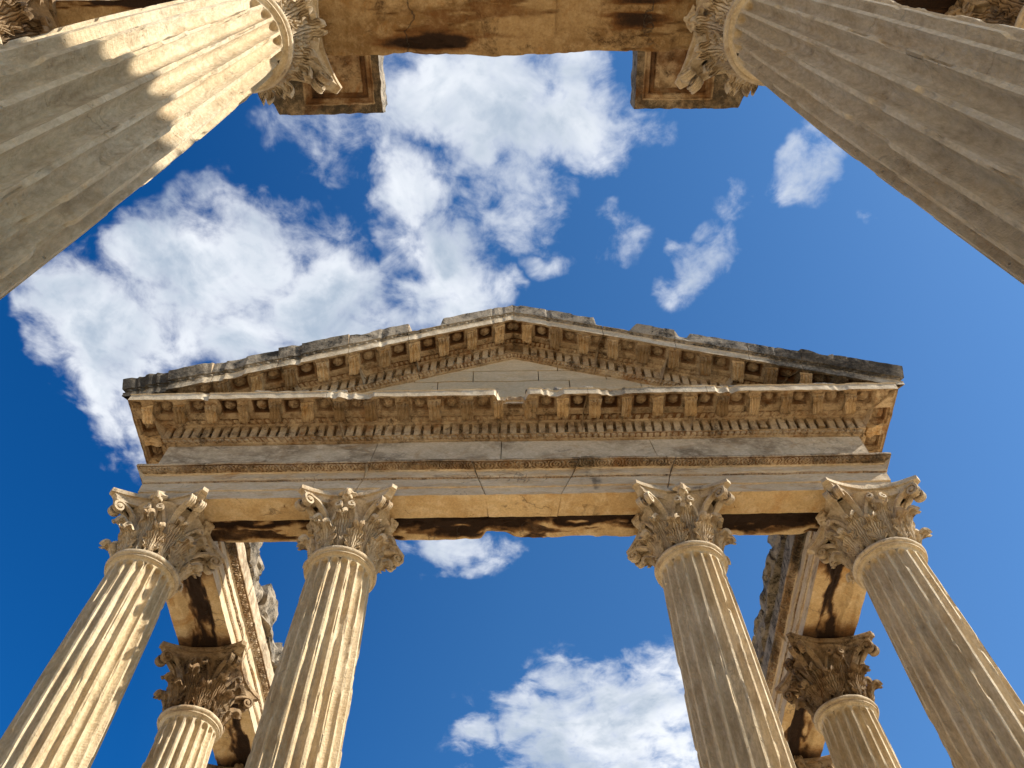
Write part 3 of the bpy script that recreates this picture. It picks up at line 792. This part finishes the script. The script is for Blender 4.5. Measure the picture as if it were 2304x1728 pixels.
# ------------------------------------------------------------------ side entablatures
def crag(W):
    a = fbm(W*np.array([20, 20, 46]), 171, 4); b = np.abs(fbm(W*np.array([11, 11, 34]), 175, 4))
    st = np.floor(W[..., 2]*70+fbm(W*9, 178, 2)*1.3)/70
    d = np.stack([.006*fbm(np.stack([W[..., 1]*22, st*80, W[..., 0]*0], -1), 172, 2)-.006*b, .003*a, .006*fbm(W*np.array([24, 24, 4]), 173, 3)-.010*np.clip(fbm(W*np.array([30, 30, 2]), 174, 2), 0, 1)*(W[..., 2] > 1.31)], -1)
    return W+d
for sg in (-1, 1):
    nm = 'left' if sg < 0 else 'right'
    side = empty('side_entablature', ('sunlit pale beam running back from the left end of the front, its top blocks broken' if sg < 0 else 'shaded beam running back from the right end of the front, dark stained underneath'), 'entablature', 'side beams behind the front', loc=(0, 0, EYE))
    mb = MB()
    XIN, XOUT = .553, .654
    y0, y1 = YBACK+.002, 1.76
    pts = [(0., 1.126, 1, 'fas'), (0., 1.1462, 6, 'fas'), (.0022, 1.1475, 1, 'fas'), (.001, 1.149, 1, 'fas'), (.0022, 1.152, 2, 'bead'), (.0022, 1.1690, 6, 'fas'), (.0010, 1.1694, 1, 'fas'), (.0046, 1.1734, 4, 'leaf'), (.0046, 1.1900, 6, 'fas'), (.0070, 1.1915, 2, 'fas'), (.0175, 1.2045, 9, 'scroll'), (.0185, 1.2090, 2, 'corn'), (.008, 1.2115, 2, 'corn'), (-.05, 1.2115, 1, 'corn')]
    jy = [y0, 1.303, 1.665, y1]
    for i, (a, b) in enumerate(zip(jy[:-1], jy[1:])):
        def mf(s, O, Z, i=i): return np.stack(np.broadcast_arrays(sg*(XIN-O)+.0006*i, s, Z), -1)
        sweep(mb, pts, mf, a+.0007, b-.0007, .0016, MATS, tags, seed=23, flip=(sg < 0), lichf=(lambda G: .75*sstep(-.2, .5, fbm(G*np.array([8, 5, 14]), 161, 3))*(G[..., 2] > 1.188)))
    def st(A, B, n, sg=sg):
        c = sstep(.20, .34, B+n*.2)*sstep(.74, .58, B+n*.22)
        near = np.minimum(np.abs(A-1.303), np.abs(A-1.672)); near = np.minimum(near, np.abs(A-.96))
        return np.clip(c*sstep(-.55, .35, n+.45*sstep(.16, .03, near))*.95 + sstep(.125, .06, near)*.8, 0, 1)
    def dp(A, B, n): return .006*sstep(.24, .32, B+n*.06)*sstep(.76, .68, B+n*.06)+.003*sstep(.2, .7, n)
    soffit_sheet(mb, (y0, y1), sg*XIN, sg*XOUT, 1.126, st, dp, axis=1, back=.085, seed=29+sg)
    mb.build('architrave', MATS, side)
    mb = MB()
    fy = [y0, 1.23, 1.40, 1.60, y1-.02]
    for i, (a, b) in enumerate(zip(fy[:-1], fy[1:])):
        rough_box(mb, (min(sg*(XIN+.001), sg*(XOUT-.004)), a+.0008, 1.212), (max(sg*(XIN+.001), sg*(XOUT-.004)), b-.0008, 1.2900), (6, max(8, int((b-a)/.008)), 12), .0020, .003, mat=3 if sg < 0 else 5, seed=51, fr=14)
    mb.build('frieze', MATS, side)
    # broken top blocks
    yy = y0+.005
    j = 0
    rr = random.Random(5+sg)
    while yy < 1.70:
        ln = rr.uniform(.045, .10); h = rr.uniform(.040, .082); jut = rr.uniform(-.002, .012)
        bl = MB()
        xa, xb = sg*(XIN-jut), sg*(XOUT-.01)
        rough_box(bl, (min(xa, xb), yy, 1.2905), (max(xa, xb), yy+ln-.002, 1.2905+h), (10, max(8, int(ln/.006)), 12), .003, .004, mat=5, seed=61+j, fr=13, li=.5, fn=crag)
        bl.build('broken_block', MATS, side)
        yy += ln; j += 1

# ------------------------------------------------------------------ near beam overhead
near = empty('near_entablature', 'ochre stained stone beam overhead spanning the two huge near columns', 'entablature', loc=(0, 0, EYE))
mb = MB()
NY0, NY1 = .0955, .1655
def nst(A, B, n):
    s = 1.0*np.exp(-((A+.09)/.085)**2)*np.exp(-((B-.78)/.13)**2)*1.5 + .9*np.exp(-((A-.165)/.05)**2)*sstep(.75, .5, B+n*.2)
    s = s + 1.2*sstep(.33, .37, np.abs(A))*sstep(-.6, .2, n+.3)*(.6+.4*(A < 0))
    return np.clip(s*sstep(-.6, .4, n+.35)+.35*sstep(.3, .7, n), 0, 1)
def ndp(A, B, n): return .004*sstep(.25, .7, n)+.003*sstep(.70, .62, B+n*.05)*(np.abs(A-.15) < .09)
nedge = lambda A: .0028*ang(A*16, 19, 4)
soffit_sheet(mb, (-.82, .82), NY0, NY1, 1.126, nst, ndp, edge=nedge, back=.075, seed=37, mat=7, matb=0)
fx = [-.82, -.297, -.04, .297, .82]
back = MB()
a = np.arange(-.82, .8201, .004); k = np.linspace(0, 1, 14)
A, K = np.meshgrid(a, k, indexing='ij'); G = np.stack([A, np.full(A.shape, NY0), 1.126+K*.075], -1)
G[..., 1] += .008*fbm(G*22, 77, 4)*np.minimum(1, K*5); G = weather(G, .0007, .0006, 7, 52, 3)
mb.grid(G, 3, flip=True)
mb.build('architrave', MATS, near)
# blocks surviving above the two near columns: frieze stub plus coffered cornice slab
for sg in (-1, 1):
    xi, xo = (.194, .362)
    fb = MB()
    rough_box(fb, (min(sg*.215, sg*.40), NY0-.004, 1.2015), (max(sg*.215, sg*.40), NY1-.004, 1.306), (14, 8, 10), .002, .004, mat=3, seed=71, fr=18)
    fb.build('frieze', MATS, near)
    cb = MB()
    ZS = 1.306; Y0, Y1 = NY0-.02, .2755
    # coffered underside
    X, Y = np.meshgrid(np.linspace(xi, xo, 96), np.linspace(Y0, Y1, 110), indexing='ij')
    cut = sstep(.352, .362, X)                           # broken outer corner
    Yc = Y-cut*np.maximum(0, Y-.258)
    u = (X-.258)/.052; v = (Y-.214)/.046
    m = np.maximum(np.abs(u), np.abs(v))
    d = .0035*sstep(1.0, .97, m)+.004*sstep(.86, .82, m)+.003*sstep(.72, .68, m)
    fr_ = .0018*np.abs(np.sin(np.maximum(np.abs(u), np.abs(v))*26))*((m > .70) & (m < .98))
    cell = np.floor(u*2.1); fu = (u*2.1) % 1-.5; fv = (v*2.1) % 1-.5
    ros = .006*np.clip(1-(fu**2+fv**2)*6, 0, 1)*(m < .68)*(.6+.4*np.cos(np.arctan2(fv, fu)*6))
    z = ZS + d - fr_ - ros + .0016*fbm(np.stack([X*60, Y*60, X*0+sg], -1), 83, 4)*(.4+1.2*(m > 1))
    G = np.stack([sg*X, Yc+.0015*fbm(np.stack([X*40, Y*0, X*0], -1), 84, 4)*sstep(.25, .2755, Y), z], -1)
    G[..., 0] += sg*.0015*fbm(np.stack([Y*40, Y*0, X*0+3], -1), 85, 4)*sstep(.21, .194, X)
    li = np.clip((m > 1.02)*.75, 0, 1)*np.ones_like(X)
    mb2 = cb
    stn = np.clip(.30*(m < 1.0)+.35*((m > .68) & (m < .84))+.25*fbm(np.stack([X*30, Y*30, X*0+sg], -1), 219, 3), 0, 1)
    mb2.grid(G, np.array([2]*(G.shape[1]-1)), li=li, st=stn, flip=(sg > 0))
    # sides and top with rough edge
    per = np.concatenate([G[:, 0], G[-1, 1:], G[::-1, -1][1:], G[0, ::-1][1:]])
    kk = np.linspace(0, 1, 10)
    W = np.stack([per + np.array([0, 0, t*.052])+vecn((per+np.array([0, 0, t*.05]))*34, 88, 3)*.0028*min(1, t*4) for t in kk])
    mb2.grid(W, 5, li=np.full(W.shape[:2], .5), flip=(sg < 0))
    top = np.stack([W[-1], np.repeat(W[-1].mean(0)[None], len(per), 0)]); mb2.grid(top, 5, flip=(sg < 0))
    cb.build('cornice_fragment', MATS, near)

# ------------------------------------------------------------------ masonry pier out of frame to the right (added only to shade the near left shaft)
blocker = MB()
az, el = R(SUN_AZ), R(SUN_EL)
px = 1.22; dx = px+.25
ptop = .622+math.tan(el)/math.cos(az)*dx; py1 = .182+math.tan(az)*dx
zc = -.2051; k = 0
while zc < ptop-.02:
    h = min(.075, ptop-zc)
    y = py1-.30; j = 0
    yb = [py1-.30, py1-.30+.13+(.05 if k % 2 else 0), py1]
    for a, b in zip(yb[:-1], yb[1:]):
        rough_box(blocker, (px, a+.0006, zc), (px+.11, b-.0006, zc+h), (4, 6, 4), .0015, .003, mat=0, seed=90+k, fr=14)
    zc += h; k += 1
po = blocker.build('shadow_blocker', [M_tymp], loc=(0, 0, EYE))
po['label'] = 'added tall ashlar pier standing beyond the right edge, shading the near left shaft'; po['category'] = 'blocker'

# ------------------------------------------------------------------ ground
def ground_mat():
    m = bpy.data.materials.new('paving_stone'); m.use_nodes = True; nt = m.node_tree; L = nt.links.new
    b = nt.nodes['Principled BSDF']; b.inputs['Roughness'].default_value = .9
    g = N(nt, 'ShaderNodeNewGeometry'); br = N(nt, 'ShaderNodeTexBrick'); br.inputs['Scale'].default_value = .8
    br.inputs['Color1'].default_value = (.72, .56, .35, 1); br.inputs['Color2'].default_value = (.66, .50, .30, 1); br.inputs['Mortar'].default_value = (.25, .2, .13, 1); br.inputs['Mortar Size'].default_value = .012
    L(g.outputs['Position'], br.inputs['Vector'])
    n = N(nt, 'ShaderNodeTexNoise'); n.inputs['Scale'].default_value = 1.5; n.inputs['Detail'].default_value = 8; L(g.outputs['Position'], n.inputs['Vector'])
    x = N(nt, 'ShaderNodeMix', data_type='RGBA', blend_type='MULTIPLY'); x.inputs[0].default_value = .25; L(br.outputs['Color'], x.inputs[6]); L(n.outputs['Fac'], x.inputs[7])
    L(x.outputs[2], b.inputs['Base Color'])
    return m
me = bpy.data.meshes.new('ground'); q = 900
me.from_pydata([(-q, -q, 0), (q, -q, 0), (q, q, 0), (-q, q, 0)], [], [(0, 1, 2, 3)]); me.materials.append(ground_mat())
go = bpy.data.objects.new('ground', me); col.objects.link(go); go['kind'] = 'structure'

# ------------------------------------------------------------------ camera
f, pitch, roll, yaw = 1849.43, 1.0429, .0133, .0021
cam = bpy.data.cameras.new('camera'); cam.sensor_width = 36; cam.lens = f/2304*36; cam.clip_end = 5000; cam.clip_start = .05
co = bpy.data.objects.new('camera', cam); col.objects.link(co)
co.matrix_world = Matrix.Translation((0, 0, EYE)) @ (Matrix.Rotation(yaw, 4, 'Z') @ Matrix.Rotation(math.pi/2+pitch, 4, 'X') @ Matrix.Rotation(-roll, 4, 'Z'))
scene.camera = co

# ------------------------------------------------------------------ sun and sky
sd = bpy.data.lights.new('sun', 'SUN'); sd.energy = 5.0; sd.angle = R(.5); sd.color = (1, .95, .87)
so = bpy.data.objects.new('sun', sd); col.objects.link(so); so.location = (20, -5, 30)
D = Vector((math.cos(az)*math.cos(el), math.sin(az)*math.cos(el), math.sin(el)))
so.rotation_euler = D.to_track_quat('Z', 'Y').to_euler()

def pix_ray(px, py):
    u2 = (px-1152)/f; v2 = (864-py)/f; cr, sr = math.cos(roll), math.sin(roll)
    u = u2*cr+v2*sr; v = -u2*sr+v2*cr
    x = u; y = math.cos(pitch)-v*math.sin(pitch); z = math.sin(pitch)+v*math.cos(pitch)
    return (x*math.cos(yaw)-y*math.sin(yaw))/z, (x*math.sin(yaw)+y*math.cos(yaw))/z
# clouds on a flat layer: (centre x, y, half-widths) measured in the photo, weight
CL = [(500, 620, 310, 190, 1.1), (270, 760, 210, 190, 1.0), (310, 930, 170, 170, .75), (730, 720, 270, 140, 1.0), (130, 710, 110, 90, .5), (500, 760, 290, 140, 1.1), (520, 430, 240, 90, .36),
      (1000, 200, 380, 150, 1.05), (1290, 260, 210, 170, 1.05), (900, 400, 130, 170, .9), (1180, 420, 150, 150, .7), (1100, 300, 200, 120, .7), (720, 300, 160, 120, .45), (1000, 610, 150, 170, .95), (1090, 520, 90, 110, .5),
      (1575, 620, 100, 120, .50), (1545, 560, 70, 90, .46), (1600, 460, 80, 100, .46), (1665, 500, 70, 60, .36), (1830, 410, 125, 130, .62), (1990, 455, 50, 45, .4), (1370, 560, 100, 80, .36), (1220, 600, 80, 60, .28),
      (1010, 1225, 180, 75, .70), (1380, 1640, 320, 180, 1.0), (1500, 1480, 130, 90, .75), (1250, 1560, 90, 80, .6)]
w = bpy.data.worlds.new('World'); scene.world = w; w.use_nodes = True; nt = w.node_tree; nt.nodes.clear(); L = nt.links.new
out = N(nt, 'ShaderNodeOutputWorld'); bg = N(nt, 'ShaderNodeBackground'); L(bg.outputs[0], out.inputs[0])
sky = N(nt, 'ShaderNodeTexSky', sky_type='NISHITA'); sky.sun_disc = False; sky.sun_elevation = el; sky.sun_rotation = math.pi/2-az; sky.ozone_density = 2.5; sky.dust_density = .6; sky.air_density = 1.0
tc = N(nt, 'ShaderNodeTexCoord'); sep = N(nt, 'ShaderNodeSeparateXYZ'); L(tc.outputs['Generated'], sep.inputs[0])
def M_(op, a, b=None, c=None, clamp=False):
    x = N(nt, 'ShaderNodeMath', operation=op); x.use_clamp = clamp
    for i, v in enumerate((a, b, c)):
        if v is None: continue
        if hasattr(v, 'links'): L(v, x.inputs[i])
        else: x.inputs[i].default_value = v
    return x.outputs[0]
def VM(op, a, b=None):
    x = N(nt, 'ShaderNodeVectorMath', operation=op)
    for i, v in enumerate((a, b)):
        if v is None: continue
        if hasattr(v, 'links'): L(v, x.inputs[i])
        else: x.inputs[i].default_value = v
    return x
def MR(x, a, b, c=0., d=1.):
    r = N(nt, 'ShaderNodeMapRange'); r.interpolation_type = 'SMOOTHSTEP'; L(x, r.inputs[0])
    for i, v in enumerate((a, b, c, d)): r.inputs[1+i].default_value = v
    return r.outputs[0]
zc_ = M_('MAXIMUM', sep.outputs[2], .08)
cmb = N(nt, 'ShaderNodeCombineXYZ'); L(M_('DIVIDE', sep.outputs[0], zc_), cmb.inputs[0]); L(M_('DIVIDE', sep.outputs[1], zc_), cmb.inputs[1])
P = cmb.outputs[0]
def NZ(sc, det=6, ro=.6, dist=0, vec=None):
    n = N(nt, 'ShaderNodeTexNoise'); n.inputs['Scale'].default_value = sc; n.inputs['Detail'].default_value = det; n.inputs['Roughness'].default_value = ro; n.inputs['Distortion'].default_value = dist
    L(vec or P, n.inputs['Vector']); return n
wn = NZ(5, 5, .55); wv = VM('SUBTRACT', wn.outputs['Color'], (.5, .5, .5)); wv2 = VM('SCALE', wv.outputs[0]); wv2.inputs['Scale'].default_value = .26
Pw = VM('ADD', P, wv2.outputs[0]).outputs[0]
acc = None
for (cx, cy, rx, ry, wt) in CL:
    X, Y = pix_ray(cx, cy); X1, _ = pix_ray(cx+rx, cy); _, Y1 = pix_ray(cx, cy+ry)
    mp = N(nt, 'ShaderNodeMapping', vector_type='POINT'); sx, sy = 1/abs(X1-X), 1/abs(Y1-Y)
    mp.inputs['Scale'].default_value = (sx, sy, 0); mp.inputs['Location'].default_value = (-X*sx, -Y*sy, 0); L(Pw, mp.inputs['Vector'])
    ln = VM('LENGTH', mp.outputs[0]).outputs['Value']
    b = MR(ln, 1.45, .05, 0, wt)
    acc = b if acc is None else M_('MAXIMUM', acc, b)
n1 = NZ(7, 9, .62, .2).outputs['Fac']; n2 = NZ(20, 7, .58, .5).outputs['Fac']
n0 = NZ(3.0, 4, .55, .3).outputs['Fac']
dens = M_('ADD', acc, M_('ADD', M_('MULTIPLY', M_('SUBTRACT', n0, .5), .9), M_('ADD', M_('MULTIPLY', M_('SUBTRACT', n1, .5), 1.75), M_('MULTIPLY', M_('SUBTRACT', n2, .5), 1.2))))
dens = M_('MULTIPLY', dens, MR(acc, .0, .30))
mask = MR(dens, .16, .98)
# cloud body tone: bright rims, softer grey hearts
n3 = NZ(5.5, 5, .55, .6).outputs['Fac']
tone = MR(M_('ADD', M_('MULTIPLY', dens, .50), M_('MULTIPLY', n3, 1.5)), .86, 1.52)
def CM(fac, a, b, mode='MIX'):
    x = N(nt, 'ShaderNodeMix', data_type='RGBA', blend_type=mode)
    if hasattr(fac, 'links'): L(fac, x.inputs[0])
    else: x.inputs[0].default_value = fac
    for v, i in ((a, 6), (b, 7)):
        if hasattr(v, 'links'): L(v, x.inputs[i])
        else: x.inputs[i].default_value = (*v, 1)
    return x.outputs[2]
# deeper blue away from the sun, paler near it
az_t = M_('ADD', M_('MULTIPLY', sep.outputs[0], 1.0), .5, clamp=True)
cr_ = N(nt, 'ShaderNodeValToRGB'); L(az_t, cr_.inputs[0]); e_ = cr_.color_ramp.elements
e_[0].position = .1; e_[0].color = (.042, .42, .82, 1); e_[1].position = .95; e_[1].color = (.44, .76, 1.0, 1)
e2 = e_.new(.5); e2.color = (.28, .67, .97, 1)
tint = cr_.outputs[0]
skyc = CM(1.0, sky.outputs[0], tint, 'MULTIPLY')
cloud = CM(tone, (5.75, 5.95, 6.25), (2.45, 3.0, 3.75))
fin = CM(mask, skyc, cloud)
L(fin, bg.inputs['Color']); bg.inputs['Strength'].default_value = .10

scene.view_settings.view_transform = 'Standard'; scene.view_settings.look = 'None'; scene.view_settings.exposure = .80; scene.view_settings.gamma = 1
scene.cycles.max_bounces = 8; scene.cycles.diffuse_bounces = 5
